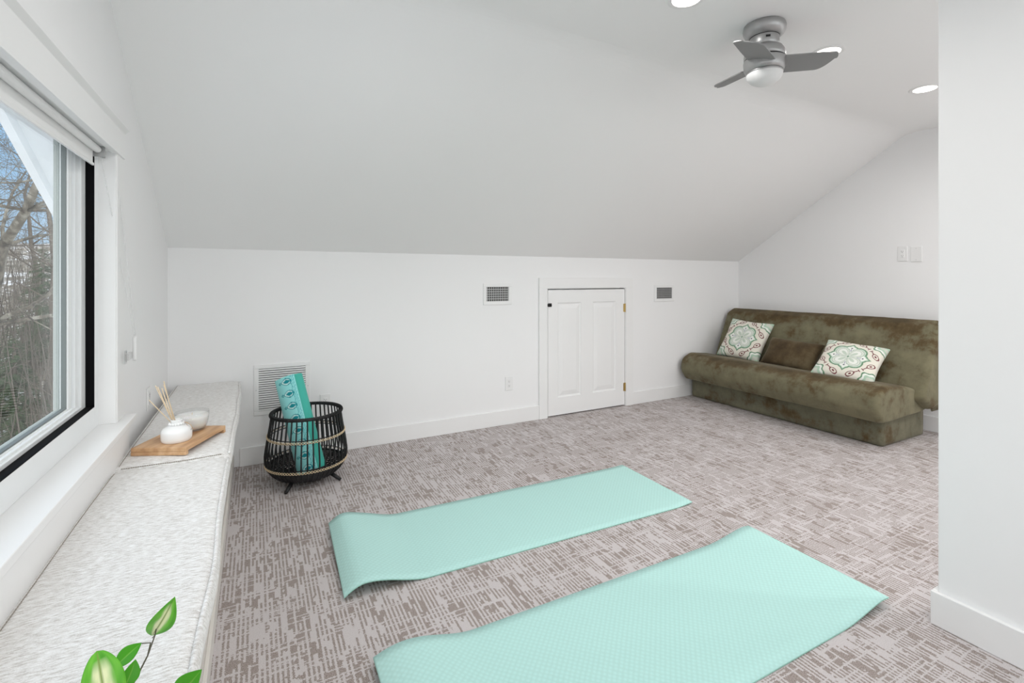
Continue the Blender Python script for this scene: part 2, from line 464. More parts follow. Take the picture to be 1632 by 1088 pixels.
bm = BM(); ring_yz(bm, gy0, gy1, gz0, gz1, .006, .006, .006, .006, -.596, -.582)
o = obj('glazing_seal', bm, mat('grey glazing seal', (.16,.18,.18), .5), win)
obj('pane', box(BM(), -.592, -.588, gy0, gy1, gz0, gz1), M_pane, win)
bm = BM(); ring_yz(bm, gy0-.06, gy1+.16, gz0-.06, gz1+.04, .06, .16, .06, .03, -.618, -.600)
obj('outer_frame', bm, mat('outer vinyl', (.42,.45,.44), .6), win, bevel=.003)
# jamb liner + casing + header + stool
cx = XL+.018
bm = BM(); box(bm, XL, cx, Y1W+.003, 2.505, Z0W, Z1W-.006); box(bm, XL, cx, Y0W-.11, Y0W-.003, Z0W, Z1W-.006)
box(bm, xf-.02, cx-.004, Y1W-.002, Y1W+.004, Z0W, Z1W); box(bm, xf-.02, cx-.004, Y0W-.004, Y0W+.002, Z0W, Z1W)
box(bm, xf-.02, cx-.004, Y0W, Y1W, Z1W-.004, Z1W+.004)
struct('trim_2', bm, M_trim, bevel=.0015)
bm = BM(); box(bm, XL, cx+.006, Y0W-.12, 2.492, Z1W-.010, Z1W+.092)
prism(bm, [(XL, Z1W+.090),(cx+.002, Z1W+.090),(cx+.020, Z1W+.106),(cx+.020, Z1W+.109),(XL, Z1W+.109)], 'y', Y0W-.125, 2.494)
struct('trim_3', bm, M_trim, bevel=.0015)
bm = BM(); box(bm, xf-.03, -.440, Y0W-.14, 2.53, Z0W-.026, Z0W)       # stool
struct('trim_4', bm, M_trim, bevel=.003, seg=3)
struct('trim_5', box(BM(), XL, -.447, Y0W-.12, 2.425, .565, Z0W-.026), M_trim, bevel=.0015)   # apron

# roller blind, drawn up: valance-less tube with a short drop, clutch and bead chain
bl = thing('roller_blind', 'white roller blind rolled up under the window header with a short drop', 'blind', (-.515, 1.35, 1.745))
def at_local(parent_loc, p): return tuple(a-b for a, b in zip(p, parent_loc))
bm = BM()
pts = [(-.519, y, 1.7465) for y in (Y0W+.03, 2.30)]
tube(bm, [at_local((-.515,1.35,1.745), p) for p in pts], .0125, 20)
obj('roller_tube', bm, M_white, bl, smooth=False)
bm = BM(); box(bm, -.0175, -.0155, Y0W+.035-1.35, 2.295-1.35, 1.690-1.745, 0)
obj('blind_fabric', bm, mat('blind cloth', (.80,.80,.80), .8), bl)
bm = BM(); box(bm, -.0185, -.011, Y0W+.035-1.35, 2.295-1.35, 1.684-1.745, 1.694-1.745)
obj('bottom_rail', bm, M_white, bl, bevel=.002)
bm = BM(); box(bm, -.018, .018, .955, .962, -.024, .018); tube(bm, [(0,.962,-.002),(0,.985,-.002)], .016, 16)
box(bm, -.002, .012, .98, .99, -.022, -.002)
o = obj('clutch', bm, mat('clutch grey metal', (.45,.45,.45), .35, .6), bl, bevel=.001); o['label'] = 'grey metal clutch bracket'
# bead chain hangs taut to a tensioner on the casing
A1, A2, B1_, B2_ = Vector((.000,.975,-.005)), Vector((.030,1.05,-.02)), None, None
ten = Vector((-.448, 2.535, .985))-Vector((-.515,1.35,1.745))
ch = BM()
for s, st in ((-1, A1), (1, A2)):
    en = ten + Vector((0, s*.012, .040))
    n = 110
    tube(ch, [st.lerp(en, k/12) + Vector((0, 0, -.0))*0 for k in range(13)], .0010, 5)
    for k in range(n+1):
        p = st.lerp(en, k/n); lathe(ch, [(.0004,-.0024),(.0021,-.0013),(.0026,0),(.0021,.0013),(.0004,.0024)], 6, p)
obj('bead_chain', ch, M_white, bl, smooth=True)
tn = BM(); rbox(tn, -.007, .007, -.0155, .0155, -.062, .045, .0069, (4,8,16))
for v in tn.verts:
    zz_ = max(0, abs(v.co.z+.0085)-.038)/.0155
    v.co.y *= math.sqrt(max(0.05, 1-min(zz_,1)**2*.92)); v.co += ten
o = obj('chain_tensioner', tn, M_white, bl, smooth=True)
tb = BM(); box(tb, -.018, -.006, -.085, -.01, -.048, -.022)
box(tb, -.020, -.016, -.085, -.058, -.062, -.008)
for v in tb.verts: v.co += ten
obj('tensioner_bracket', tb, glass_thin('clear plastic', (.9,.9,.9)), bl)
for dz in (-.015, -.052):
    tb = BM(); box(tb, -.016, -.0145, -.076, -.068, dz-.003, dz+.003)
    for v in tb.verts: v.co += ten
    obj('screw', tb, M_nickel, bl)

# ------------------------------------------------------------------ vents, grille, outlets
def register(name, label, x0, x1, z0, z1, nv, nh, fw, tone):
    cxm, czm = (x0+x1)/2, (z0+z1)/2; w, h = (x1-x0)/2, (z1-z0)/2
    t = thing(name, label, 'vent', (cxm, YK, czm))
    bm = BM(); 
    for a, b, c_, d in ((-w,w,h-fw,h),(-w,w,-h,-h+fw),(-w,-w+fw,-h+fw,h-fw),(w-fw,w,-h+fw,h-fw)): box(bm, a, b, -.008, 0, c_, d)
    obj('vent_frame', bm, M_trim, t, bevel=.003)
    obj('duct', box(BM(), -w+fw, w-fw, -.0012, -.0004, -h+fw, h-fw), M_darkvoid, t)['label'] = 'dark duct behind the louvres'
    bl_ = BM(); W, H = w-fw, h-fw
    for i in range(nv):
        x = -W + (i+.5)*2*W/nv
        box(bl_, x-.0022, x+.0022, -.0075, -.004, -H, H)
    obj('upright_louvre', bl_, tone, t)
    bl_ = BM()
    for i in range(nh):
        z = -H + (i+1)*2*H/(nh+1)
        box(bl_, -W, W, -.004, -.0013, z-.0022, z+.0022)
    obj('cross_louvre', bl_, tone, t)
    for s in (-1, 1):
        sc = BM(); lathe(sc, [(.004,0),(.003,.002)], 10)
        for v in sc.verts: v.co = Vector((s*(w-fw/2)+v.co.x, -.008-v.co.z, v.co.y))
        obj('screw', sc, M_trim, t)
    return t
M_louv = mat('louvre light grey', (.62,.62,.62), .5)
register('wall_register', 'white square supply vent on the knee wall left of the small door', 1.703, 1.976, 1.040, 1.226, 12, 5, .032, M_louv)
register('wall_register', 'white square supply vent on the knee wall right of the small door', 3.645, 3.925, 1.025, 1.202, 13, 5, .032, mat('louvre mid grey', (.42,.42,.42), .5))
gx0, gx1, gz0_, gz1_ = -.013, .343, .329, .677
t = thing('return_grille', 'large white slatted air return grille low on the wall behind the basket', 'vent', ((gx0+gx1)/2, YK, (gz0_+gz1_)/2))
w, h = (gx1-gx0)/2, (gz1_-gz0_)/2; fw = .030
bm = BM()
for a, b, c_, d in ((-w,w,h-fw,h),(-w,w,-h,-h+fw),(-w,-w+fw,-h+fw,h-fw),(w-fw,w,-h+fw,h-fw)): box(bm, a, b, -.007, 0, c_, d)
obj('grille_frame', bm, M_trim, t, bevel=.003)
obj('duct', box(BM(), -w+fw, w-fw, -.0012, -.0004, -h+fw, h-fw), M_darkvoid, t)['label'] = 'dark duct behind the slats'
bm = BM(); H = h-fw; ns = 19
for i in range(ns):
    z = -H+(i+.5)*2*H/ns
    prism(bm, [(-.0070, z-.0052),(-.0055, z-.0058),(-.0014, z+.0030),(-.0014, z+.0045),(-.0070, z+.0010)], 'x', -w+fw, w-fw)
obj('slats', bm, M_trim, t)
for s in (-1, 1):
    sc = BM(); lathe(sc, [(.004,0),(.003,.002)], 10)
    for v in sc.verts: v.co = Vector((s*(w-fw/2)+v.co.x, -.007-v.co.z, v.co.y))
    obj('screw', sc, M_louv, t)

def plate(name, label, cat, loc, rotz, w, h, kind):
    """local: plate faces -y, centred"""
    t = thing(name, label, cat, loc, rotz)
    obj('cover_plate', box(BM(), -w/2, w/2, -.006, 0, -h/2, h/2), M_white, t, bevel=.0025, seg=3)
    if kind == 'duplex':
        for s in (-1, 1):
            bm = BM(); rbox(bm, -.0165, .0165, -.009, -.004, s*.0195-.0135, s*.0195+.0135, .0024, (6,2,6))
            r = obj('receptacle', bm, M_glossy, t, smooth=True)
            for x, hh in ((-.006,.0042),(.006,.0035)): obj('slot', box(BM(), x-.0009, x+.0009, -.0094, -.0088, s*.0195-hh+.002, s*.0195+hh+.002), M_darkvoid, r)
            obj('ground_hole', tube(BM(), [(0,-.0094,s*.0195-.0075),(0,-.0088,s*.0195-.0075)], .0022, 10), M_darkvoid, r)
    elif kind == 'decora':
        r = obj('receptacle', box(BM(), -.0165, .0165, -.0085, -.004, -.0335, .0335), M_glossy, t, bevel=.0015)
        for s in (-1, 1):
            for x, hh in ((-.006,.0042),(.006,.0035)): obj('slot', box(BM(), x-.0009, x+.0009, -.009, -.0084, s*.0185-hh+.002, s*.0185+hh+.002), M_darkvoid, r)
            obj('ground_hole', tube(BM(), [(0,-.009,s*.0185-.0075),(0,-.0084,s*.0185-.0075)], .0024, 10), M_darkvoid, r)
    elif kind == 'blank':
        for s in (-1, 1):
            bm = BM(); tube(bm, [(0,-.0075,s*.048),(0,-.005,s*.048)], .0035, 12); obj('screw', bm, M_louv, t)
    return t
plate('wall_outlet', 'white outlet on the knee wall between the basket and the small door', 'outlet', (1.949, YK, .352), 0, .074, .118, 'decora')
plate('wall_outlet', 'white outlet on the knee wall hidden partly by the black basket', 'outlet', (.446, YK, .370), 0, .072, .118, 'duplex')
plate('wall_outlet', 'white outlet on the window wall just above the bench cushion', 'outlet', (XL, 3.10, .645), PI/2, .07, .115, 'decora')
plate('wall_outlet', 'white outlet high on the wall above the sofa back', 'outlet', (XR, 2.124, 1.481), -PI/2, .072, .130, 'decora')
plate('blank_cover_plate', 'blank white wall plate with two screws beside the outlet above the sofa', 'wall plate', (XR, 2.025, 1.474), -PI/2, .08, .130, 'blank')

# ------------------------------------------------------------------ ceiling lamps
def downlight(x, y, label, group=None):
    t = thing('recessed_light', label, 'ceiling light', (x, y, ZC), 0, group)
    bm = BM(); prof = [(.062,-.004),(.078,-.004),(.084,-.001),(.084,0),(.062,0)]
    rings = [[bm.verts.new((r*math.cos(2*PI*i/40), r*math.sin(2*PI*i/40), z)) for i in range(40)] for r, z in prof]
    for a, b in zip(rings, rings[1:]+rings[:1]):
        for i in range(40): bm.faces.new((a[i], a[(i+1)%40], b[(i+1)%40], b[i]))
    obj('trim_ring', bm, M_white, t, smooth=False)
    obj('diffuser', lathe(BM(), [(.0625,-.003),(.0625,-.0005)], 40), M_led, t)['label'] = 'glowing diffuser disc'
    return t
LY = 1.54
downlight(1.695, LY, 'recessed ceiling light cut by the top edge, left of the fan')
downlight(2.781, LY, 'lit recessed ceiling light just behind the fan blade')
downlight(3.886, LY, 'lit recessed ceiling light farthest right, beyond the fan')
LAMPS = [(.60, LY), (1.695, LY), (2.781, LY), (3.886, LY)] + [(x, -1.3) for x in (.60, 1.3, 3.2, 4.1)] + [(3.3, 0.1), (4.3, 0.1), (1.15, 0.0)]  # all after the front row are added, unseen fill lamps
downlight(.60, LY, 'recessed ceiling light nearest the window wall')
for x, y in LAMPS[4:]: downlight(x, y, 'added unseen recessed light, fill for the room', 'added fill lights out of view')

# ------------------------------------------------------------------ ceiling fan
FX, FY = 2.213, 1.524
fan = thing('ceiling_fan', 'brushed silver low-profile ceiling fan with three blades and a white dome light', 'ceiling fan', (FX, FY, ZC))
obj('canopy', lathe(BM(), [(.086,0),(.094,-.006),(.097,-.018),(.096,-.030),(.088,-.048),(.074,-.060),(.066,-.063)], 48), M_nickel, fan, smooth=True)
nk = obj('neck', lathe(BM(), [(.0655,-.060),(.0665,-.064),(.066,-.095),(.062,-.108),(.056,-.114)], 48), M_nickel, fan, smooth=True)
sl = BM(); a = math.atan2(-FY, -FX)+.25
box(sl, .0655, .068, -.010, .010, -.087, -.077, Matrix.Rotation(a, 4, 'Z')); o = obj('receiver_slot', sl, M_darkvoid, nk)
obj('neck_seam', lathe(BM(), [(.064,-.0605),(.0672,-.0625),(.0672,-.0645),(.064,-.066)], 48), M_darkvoid, fan)
obj('motor_housing', lathe(BM(), [(.050,-.105),(.066,-.109),(.080,-.118),(.089,-.134),(.0925,-.150),(.0925,-.166),(.088,-.168)], 48), M_nickel, fan, smooth=True)
obj('seam_ring', lathe(BM(), [(.088,-.164),(.0895,-.168),(.0895,-.172),(.088,-.176)], 48), M_darkvoid, fan)
obj('lower_housing', lathe(BM(), [(.088,-.172),(.0935,-.174),(.0945,-.180),(.093,-.212),(.086,-.228),(.080,-.232)], 48), M_nickel, fan, smooth=True)
obj('light_ring', lathe(BM(), [(.078,-.228),(.082,-.233),(.0835,-.238),(.081,-.242)], 48), M_nickel, fan, smooth=True)
dm = [(.079,-.240)] + [(.0815*math.cos(t), -.241-.056*math.sin(t)) for t in [k*PI/2/14 for k in range(14)]] + [(.001,-.297)]
o = obj('light_dome', lathe(BM(), dm, 48), M_opal, fan, smooth=True); o['label'] = 'white opal light dome'
def blade():
    bm = BM(); n = 26; up, lo = [], []
    for i in range(n+1):
        t = i/n; r = .078+.242*t
        lead = -.058-.002*math.sin(t*PI)          # leading edge
        trail = .070-.008*t
        if t > .66:
            q = (t-.66)/.34; trail = .0647 - .105*q**2.6
        if t > .93: lead += .03*((t-.93)/.07)**2
        up.append((r, lead)); lo.append((r, max(trail, lead+.012)))
    for zt in (0,):
        A = [[bm.verts.new((x, y, z)) for x, y in row] for z in (.003, -.003) for row in (up, lo)]
    U0, L0, U1, L1 = A
    for i in range(n):
        bm.faces.new((U0[i],U0[i+1],L0[i+1],L0[i])); bm.faces.new((U1[i],L1[i],L1[i+1],U1[i+1]))
        bm.faces.new((U0[i],U1[i],U1[i+1],U0[i+1])); bm.faces.new((L0[i],L0[i+1],L1[i+1],L1[i]))
    bm.faces.new((U0[0],L0[0],L1[0],U1[0])); bm.faces.new((U0[n],U1[n],L1[n],L0[n]))
    return bm
for ang in (-37, 84, 201):
    b = obj('blade', blade(), M_blade, fan, bevel=.0015)
    b.matrix_local = Matrix.Translation((0,0,-.192)) @ Matrix.Rotation(math.radians(ang), 4, 'Z') @ Matrix.Rotation(math.radians(-15), 4, 'X')
    s = BM(); box(s, .058, .098, -.022, .030, .003, .0065); s_ = obj('blade_iron', s, M_nickel, b, bevel=.001)

# ------------------------------------------------------------------ window bench
YC = 2.185                                    # seam between the two cushions
bench = thing('window_bench', 'long low built-in bench with an off-white panel front under the window', 'bench', (-.31, 2.0, 0))
def off(bm, d):
    for v in bm.verts: v.co -= Vector(d)
    return bm
obj('bench_box', off(box(BM(), XL+.001, -.140, .05, YK-.002, 0, .515), (-.31,2,0)), M_bench, bench, bevel=.002)
obj('bench_kick', off(box(BM(), -.140, -.128, .05, YK-.016, 0, .085), (-.31,2,0)), M_bench, bench, bevel=.002)
def cushion(y0, y1, label, seed):
    zt = .588; x0, x1 = XL+.036, -.078
    c_ = ((x0+x1)/2, (y0+y1)/2, .515)
    def f(p):
        q = p.copy()
        u = (p.x-x0)/(x1-x0); v = (p.y-y0)/(y1-y0)
        if p.z > .56:
            q.z += .004*noise.noise(Vector((p.x*7, p.y*3, seed))) - .014*max(0, 1-(1-u)/.16)**2 *.6
        e = max(0, (u-.5)*2)
        q.x += e*(.011*noise.noise(Vector((seed*3.1, p.y*2.6, 0)))) - e*.012*(1-p.y/3.7)
        q.z -= .006*(max(0, 1-v/.05)**2 + max(0, 1-(1-v)/.05)**2) if p.z > .56 else 0
        return q
    bm = rbox(BM(), x0, x1, y0, y1, .5155, zt, .030, (26, 90, 8), f)
    t = thing('bench_cushion', label, 'cushion', c_, 0, None)
    obj('cushion_body', off(bm, c_), M_heather, t, smooth=True)
    # welt seams: along the top edges
    for k, (dx, zz) in enumerate(((0, 0),)):
        pts = []
        m = 120
        for i in range(m+1):
            y = y0+.03+(y1-y0-.06)*i/m; p = f(Vector((x1-.012, y, zt-.010))); pts.append(Vector((p.x+.003, y, p.z+.0065)))
        obj('front_welt', off(tube(BM(), pts, .0052, 8), c_), M_heather, t, smooth=True)
        pts = [Vector((x0+.030, y0+.03+(y1-y0-.06)*i/m, f(Vector((x0+.03, y0+.03+(y1-y0-.06)*i/m, zt))).z+.0004)) for i in range(m+1)]
        st = BM()
        for i in range(m*2):
            y = y0+.03+(y1-y0-.06)*i/(m*2); z = f(Vector((x0+.022, y, zt))).z
            box(st, x0+.021, x0+.0228, y, y+.0055, z-.001, z+.0009)
        for yy in ((y0+.014,) if y0 > 1 else ()):
            for i in range(46):
                x = x0+.03+(x1-x0-.07)*i/46; z = f(Vector((x, yy, zt))).z-.0035
                box(st, x, x+.0055, yy-.0009, yy+.0009, z-.001, z+.002)
        obj('seam_stitching', off(st, c_), M_stitch, t)
    return t
cushion(YC+.002, YK-.008, 'heathered grey bench cushion at the far end holding the wooden tray', 1.3)
cushion(.08, YC-.002, 'long heathered grey bench cushion nearest the camera, below the window', 4.7)

# ------------------------------------------------------------------ tray, diffuser, candle
ZT = .589
R = math.radians(-25.0); tc = Vector((-.271, 2.402, ZT))
tray = thing('serving_board', 'small butcher-block wooden riser board on the bench cushion', 'tray', tc, R)
tw, tl = .103, .141
bm = BM(); box(bm, -tw, tw, -tl, tl, .014, .030)
obj('board_top', bm, M_wood, tray, bevel=.0025)
for s in (-1, 1):
    bm = BM(); box(bm, -tw, tw, s*tl-(.016 if s > 0 else 0), s*tl+(0 if s > 0 else .016), 0, .014)
    obj('foot', bm, M_wood, tray, bevel=.0015)
zt = ZT+.030
D = (-.281, 2.345)
dif = thing('reed_diffuser', 'white ceramic reed diffuser bottle on the wooden board', 'diffuser', (*D, zt))
obj('bottle', lathe(BM(), [(.046,0),(.050,.003),(.0528,.012),(.0530,.036),(.0515,.045),(.044,.054),(.030,.0605),(.020,.064),(.0185,.078),(.021,.081),(.021,.085),(.014,.085),(.012,.075)], 48), M_glossy, dif, smooth=True)
bm = BM()
for i in range(16):
    a = 2*PI*i/16
    lathe(bm, [(.0005,-.0052),(.004,-.0035),(.0054,0),(.004,.0035),(.0005,.0052)], 8, (.0235*math.cos(a), .0235*math.sin(a), .069))
obj('bead_collar', bm, M_glossy, dif, smooth=True)['label'] = 'collar of white beads'
bm = BM(); tube(bm, [(.022,.002,.070),(.034,.000,.066),(.048,-.008,.058),(.054,-.013,.048),(.050,-.016,.040),(.044,-.012,.048),(.034,-.002,.060)], .0016, 6)
tube(bm, [(.022,-.004,.072),(.036,-.008,.070),(.050,-.015,.058),(.056,-.02,.046)], .0012, 6)
obj('twine_tie', bm, M_twine, dif, smooth=True)
for k, (du, dv, L_) in enumerate(((-.128,.010,.158),(-.070,.030,.192),(-.060,.015,.186),(-.052,.05,.190),(-.040,.028,.198),(-.046,.0,.176))):
    bm = BM(); b0 = Vector((.004*math.cos(k*2.1), .004*math.sin(k*2.1), .045)); d = Vector((du, dv, .17)).normalized()
    tube(bm, [b0, b0+d*L_], .0017, 7); obj('reed', bm, M_reed, dif, smooth=True)
Cd = (-.243, 2.485)
can = thing('candle', 'white wax candle in a clear glass cup behind the reed diffuser', 'candle', (*Cd, zt))
obj('glass_cup', lathe(BM(), [(.040,0),(.050,.003),(.058,.020),(.0625,.048),(.064,.078),(.0622,.078),(.0608,.05),(.056,.022),(.048,.006)], 48), M_candleglass, can, smooth=True)
obj('wax', lathe(BM(), [(.046,.0065),(.0555,.024),(.060,.050),(.0608,.062),(.059,.0635),(.002,.0635)], 48), M_wax, can, smooth=True)
obj('wick', tube(BM(), [(0,0,.063),(.001,0,.072)], .0012, 6), M_reed, can)

# ------------------------------------------------------------------ basket with rolled mat
BC = Vector((.285, 3.31, 0))
bas = thing('rattan_basket', 'round black rattan basket with natural laced bands on short splayed feet', 'basket', BC)
prof = [(.150,.040),(.178,.052),(.205,.075),(.226,.105),(.238,.140),(.2395,.175),(.234,.22),(.226,.27),(.217,.32),(.209,.37),(.203,.415),(.202,.425)]
def rad_at(z):
    for (r0,z0),(r1,z1) in zip(prof, prof[1:]):
        if z0 <= z <= z1: return r0+(r1-r0)*(z-z0)/(z1-z0)
    return prof[-1][0] if z > .3 else prof[0][0]
nr = 44
for i in range(nr):
    a = 2*PI*(i+.5)/nr
    bm = BM(); tube(bm, [(r*math.cos(a), r*math.sin(a), z) for r, z in prof], .0048, 6)
    obj('rod', bm, M_rattan, bas, smooth=True)
bm = BM()      # dense woven bowl at the bottom
for k in range(11):
    z = .042+k*.0072; r = rad_at(z)-.003+.0
    tube(bm, [(r*math.cos(2*PI*i/64), r*math.sin(2*PI*i/64), z) for i in range(64)], .0042, 6, closed=True)
lathe(bm, [(.001,.036),(.150,.036),(.150,.044),(.001,.044)], 48, cap=False)
obj('woven_bottom', bm, M_rattan, bas, smooth=True)
bm = BM()      # wrapped rim
tube(bm, [(.204*math.cos(2*PI*i/72), .204*math.sin(2*PI*i/72), .428) for i in range(72)], .0100, 8, closed=True)
for i in range(110):
    a = 2*PI*i/110; c0 = Vector((.204*math.cos(a), .204*math.sin(a), .428)); er = Vector((math.cos(a), math.sin(a), 0)); et = Vector((-math.sin(a), math.cos(a), 0))
    tube(bm, [c0+(er*math.cos(p)+Vector((0,0,1))*math.sin(p))*.0112+et*.0035*p/PI for p in [q*2*PI/8 for q in range(9)]], .0016, 4)
obj('rim', bm, M_rattan, bas, smooth=True)
for zb in (.298, .126):
    bm = BM(); r = rad_at(zb)+.0060; m = nr*6
    for ph in (0, PI):
        tube(bm, [((r+.002*math.cos(3.0*2*PI*i/6+ph))*math.cos(2*PI*i/m), (r+.002*math.cos(3.0*2*PI*i/6+ph))*math.sin(2*PI*i/m), zb+.0068*math.sin(2*PI*i/6+ph)) for i in range(m)], .0016, 5, closed=True)
    o = obj('laced_band', bm, M_rope, bas, smooth=True); o['label'] = 'natural cane laced band'
    bm = BM()
    for dz in (-.009, .009) if zb > .2 else (.010,): tube(bm, [((rad_at(zb)-.006)*math.cos(2*PI*i/64), (rad_at(zb)-.006)*math.sin(2*PI*i/64), zb+dz) for i in range(64)], .003, 6, closed=True)
    obj('inner_hoop', bm, M_rattan, bas, smooth=True)
a0_ = math.atan2(3.136-3.31, .161-.285)
for k in range(4):
    a = a0_ + k*PI/2; e = Vector((math.cos(a), math.sin(a), 0)); s = Vector((-math.sin(a), math.cos(a), 0))
    bm = BM()
    p0, p1 = e*.155+Vector((0,0,.05)), e*.226+Vector((0,0,.010))
    tube(bm, [p0+s*.0, (p0+p1)/2, p1], [.013,.012,.0105], 8)
    obj('leg', bm, M_rattan, bas, smooth=True)

# rolled mat (spiral) leaning in the basket
Lv, Fv = Vector((.884,-.468,0)), Vector((.468,.884,0))
ax = (Vector((0,0,1)) - Lv*.385 + Fv*.26).normalized()
base = BC + Lv*.060 - Fv*.060 + Vector((0,0,.080))
ey = (-Fv - ax*(-Fv).dot(ax)).normalized(); ex = ey.cross(ax).normalized()
if ex.dot(Lv) < 0: ex = -ex
def rolled():
    bm = BM(); nu, nv = 420, 150; Hh = .60; turns = 3.6
    verts = []; cols = []
    # outer end of the mat (free flap) sits front-right at angle phi_e, spiral goes inward from there
    phi_e = math.radians(48)             # measured from ex toward ey (the viewer)
    th = .0045
    def pt(s, inner):                    # s: 0 at the free flap edge .. 1 at the core
        ph = phi_e + s*turns*2*PI        # goes leftward round the front first
        r = .093 - .012*s*turns
        if s*turns < .12: r += .004*(1-s*turns/.12)
        if inner: r -= th
        return r*math.cos(ph)*1.0, r*math.sin(ph)*.80
    for j in range(nv+1):
        v = j/nv*Hh
        for i in range(nu+1):
            s = (i/nu)**1.35
            for inn in (0, 1):
                x, y = pt(s, inn)
                verts.append(bm.verts.new(ex*x+ey*y+ax*v)); cols.append((s, v, inn))
    ix = lambda i, j, k: verts[(j*(nu+1)+i)*2+k]
    for j in range(nv):
        for i in range(nu):
            bm.faces.new((ix(i,j,0), ix(i+1,j,0), ix(i+1,j+1,0), ix(i,j+1,0)))
            bm.faces.new((ix(i,j,1), ix(i,j+1,1), ix(i+1,j+1,1), ix(i+1,j,1)))
        bm.faces.new((ix(0,j,0), ix(0,j+1,0), ix(0,j+1,1), ix(0,j,1)))
    for i in range(nu):
        for j in (0, nv): bm.faces.new((ix(i,j,0), ix(i,j,1), ix(i+1,j,1), ix(i+1,j,0)))
    return bm, cols, turns
bm, cols, turns = rolled()
TL, TD, TI = s2l(150,222,222), s2l(20,140,150), s2l(70,180,165)
def rollcol(i):
    s, v, inn = cols[i]
    d = 0; 
    # arc length from the flap edge, metres (r shrinks slowly)
    d = s*turns*2*PI*.088
    if inn: return TI
    if s*turns > .75: return TI  # under-layer in darker teal: the flap's shade painted into the colour
    # row of eye motifs, pitch .085, centred .065 from the flap edge
    pz = (v+.02) % .078-.039; px = d-.056
    e = (px/.034)**2 + (pz/(.024*max(.05, 1-.75*max(0,px)/.034)))**2
    out = TL
    if px < .04 and e < 1.0: out = TD
    if e < .62: out = s2l(205,238,236)
    if ((px+.004)/.020)**2 + (pz/(.0115*max(.1,1-.6*max(0,px)/.02)))**2 < 1: out = TD
    if .003 < abs(math.hypot(px-.044, pz)) < .007: out = TD
    if abs(abs(pz)-.006-.3*abs(px-.036)) < .0022 and .034 < px < .040: out = TD
    # fine scroll lines beside the flap edge
    if .006 < d < .026:
        q = math.sin(v*150+d*260)*math.sin(v*95-d*420)
        if abs(q) < .16: out = s2l(60,165,172)
    if abs(d-.0285-.003*math.sin(v*80)) < .0012: out = s2l(60,165,172)
    return out
rm = obj('rolled_yoga_mat', off(bm, (0,0,0)), M_rollprint, smooth=False); rm.location = base
color_layer(rm, rollcol)
tag(rm, 'rolled teal yoga mat with an eye-shaped leaf print standing in the black basket', 'yoga mat')

# ------------------------------------------------------------------ yoga mats on the floor
def ymat(label, cx_, cy_, L_, W_, rot, zfun):
    bm = BM(); nx, ny = 150, 14; th = .006; V = {}
    for i in range(nx+1):
        # arc-length parameter, denser at both ends
        x = -L_/2 + L_*(.5-.5*math.cos(PI*i/nx))*.6 + L_*(i/nx)*.4
        for j in range(ny+1):
            y = -W_/2 + W_*j/ny
            z = zfun(x+L_/2, L_/2-x, j/ny)
            e = .0015 if j in (0, ny) else 0
            V[i,j,1] = bm.verts.new((x, y, z+th-e)); V[i,j,0] = bm.verts.new((x, y, z))
    for i in range(nx):
        for j in range(ny):
            bm.faces.new((V[i,j,1],V[i+1,j,1],V[i+1,j+1,1],V[i,j+1,1])); f = bm.faces.new((V[i,j,0],V[i,j+1,0],V[i+1,j+1,0],V[i+1,j,0])); f.material_index = 1
        for j in (0, ny):
            f = bm.faces.new((V[i,j,0],V[i+1,j,0],V[i+1,j,1],V[i,j,1])); f.material_index = 1
    for j in range(ny):
        for i in (0, nx):
            f = bm.faces.new((V[i,j,0],V[i,j+1,0],V[i,j+1,1],V[i,j,1])); f.material_index = 1
    o = obj('yoga_mat', bm, [M_mat, M_matedge], None, smooth=False)
    for p in o.data.polygons:
        if p.material_index == 0: p.use_smooth = True
    o.location = (cx_, cy_, .0015); o.rotation_euler = (0, 0, rot)
    return tag(o, label, 'yoga mat', None)
def hump(a, x0, w0, w1):
    def f(x):
        if x < x0: t = (x0-x)/w0; return a*max(0, math.cos(min(t,1)*PI/2))**1.0
        t = (x-x0)/w1; return a*(.5+.5*math.cos(min(t,1)*PI))
    return f
h1 = hump(.050, .085, .100, .27)
def z1(l, r, v):
    z = h1(l)*(.96+.12*v) + (.012*v if l < .05 else .012*v*max(0,1-(l-.05)/.1))
    z += .004*max(0, 1-r/.12)**1.5*(1.2-v*.6)*2
    return z
ymat('mint yoga mat lying farther back, nearer the basket and small door', 1.245, 2.262, 1.86, .612, math.radians(-1.8), z1)
h2 = hump(.046, .10, .16, .26)
def z2(l, r, v):
    z = h2(l)*(.85+.15*v)
    t = min(max(0, 1-r/.30), 1); z += .032*(t*t*(3-2*t)) - .006*max(0, 1-r/.05)
    return z
ymat('mint yoga mat in the foreground, cut by the bottom edge, beside the near wall', 1.255, 1.292, 1.84, .612, math.radians(-.7), z2)

# ------------------------------------------------------------------ sofa
SF = (4.4, 2.78, 0)
sofa = thing('sofa_bed', 'olive brown suede armless click-clack sofa against the far right wall', 'sofa', SF)
y0s, y1s = 1.905, 3.70
bm = rbox(BM(), 4.150, 4.79, y0s, y1s, .002, .222, .012, (10, 40, 6), lambda p: p+Vector((-.004*noise.noise(p*6), 0, 0)))
obj('sofa_base', off(bm, SF), M_sofa_base, sofa, smooth=True)
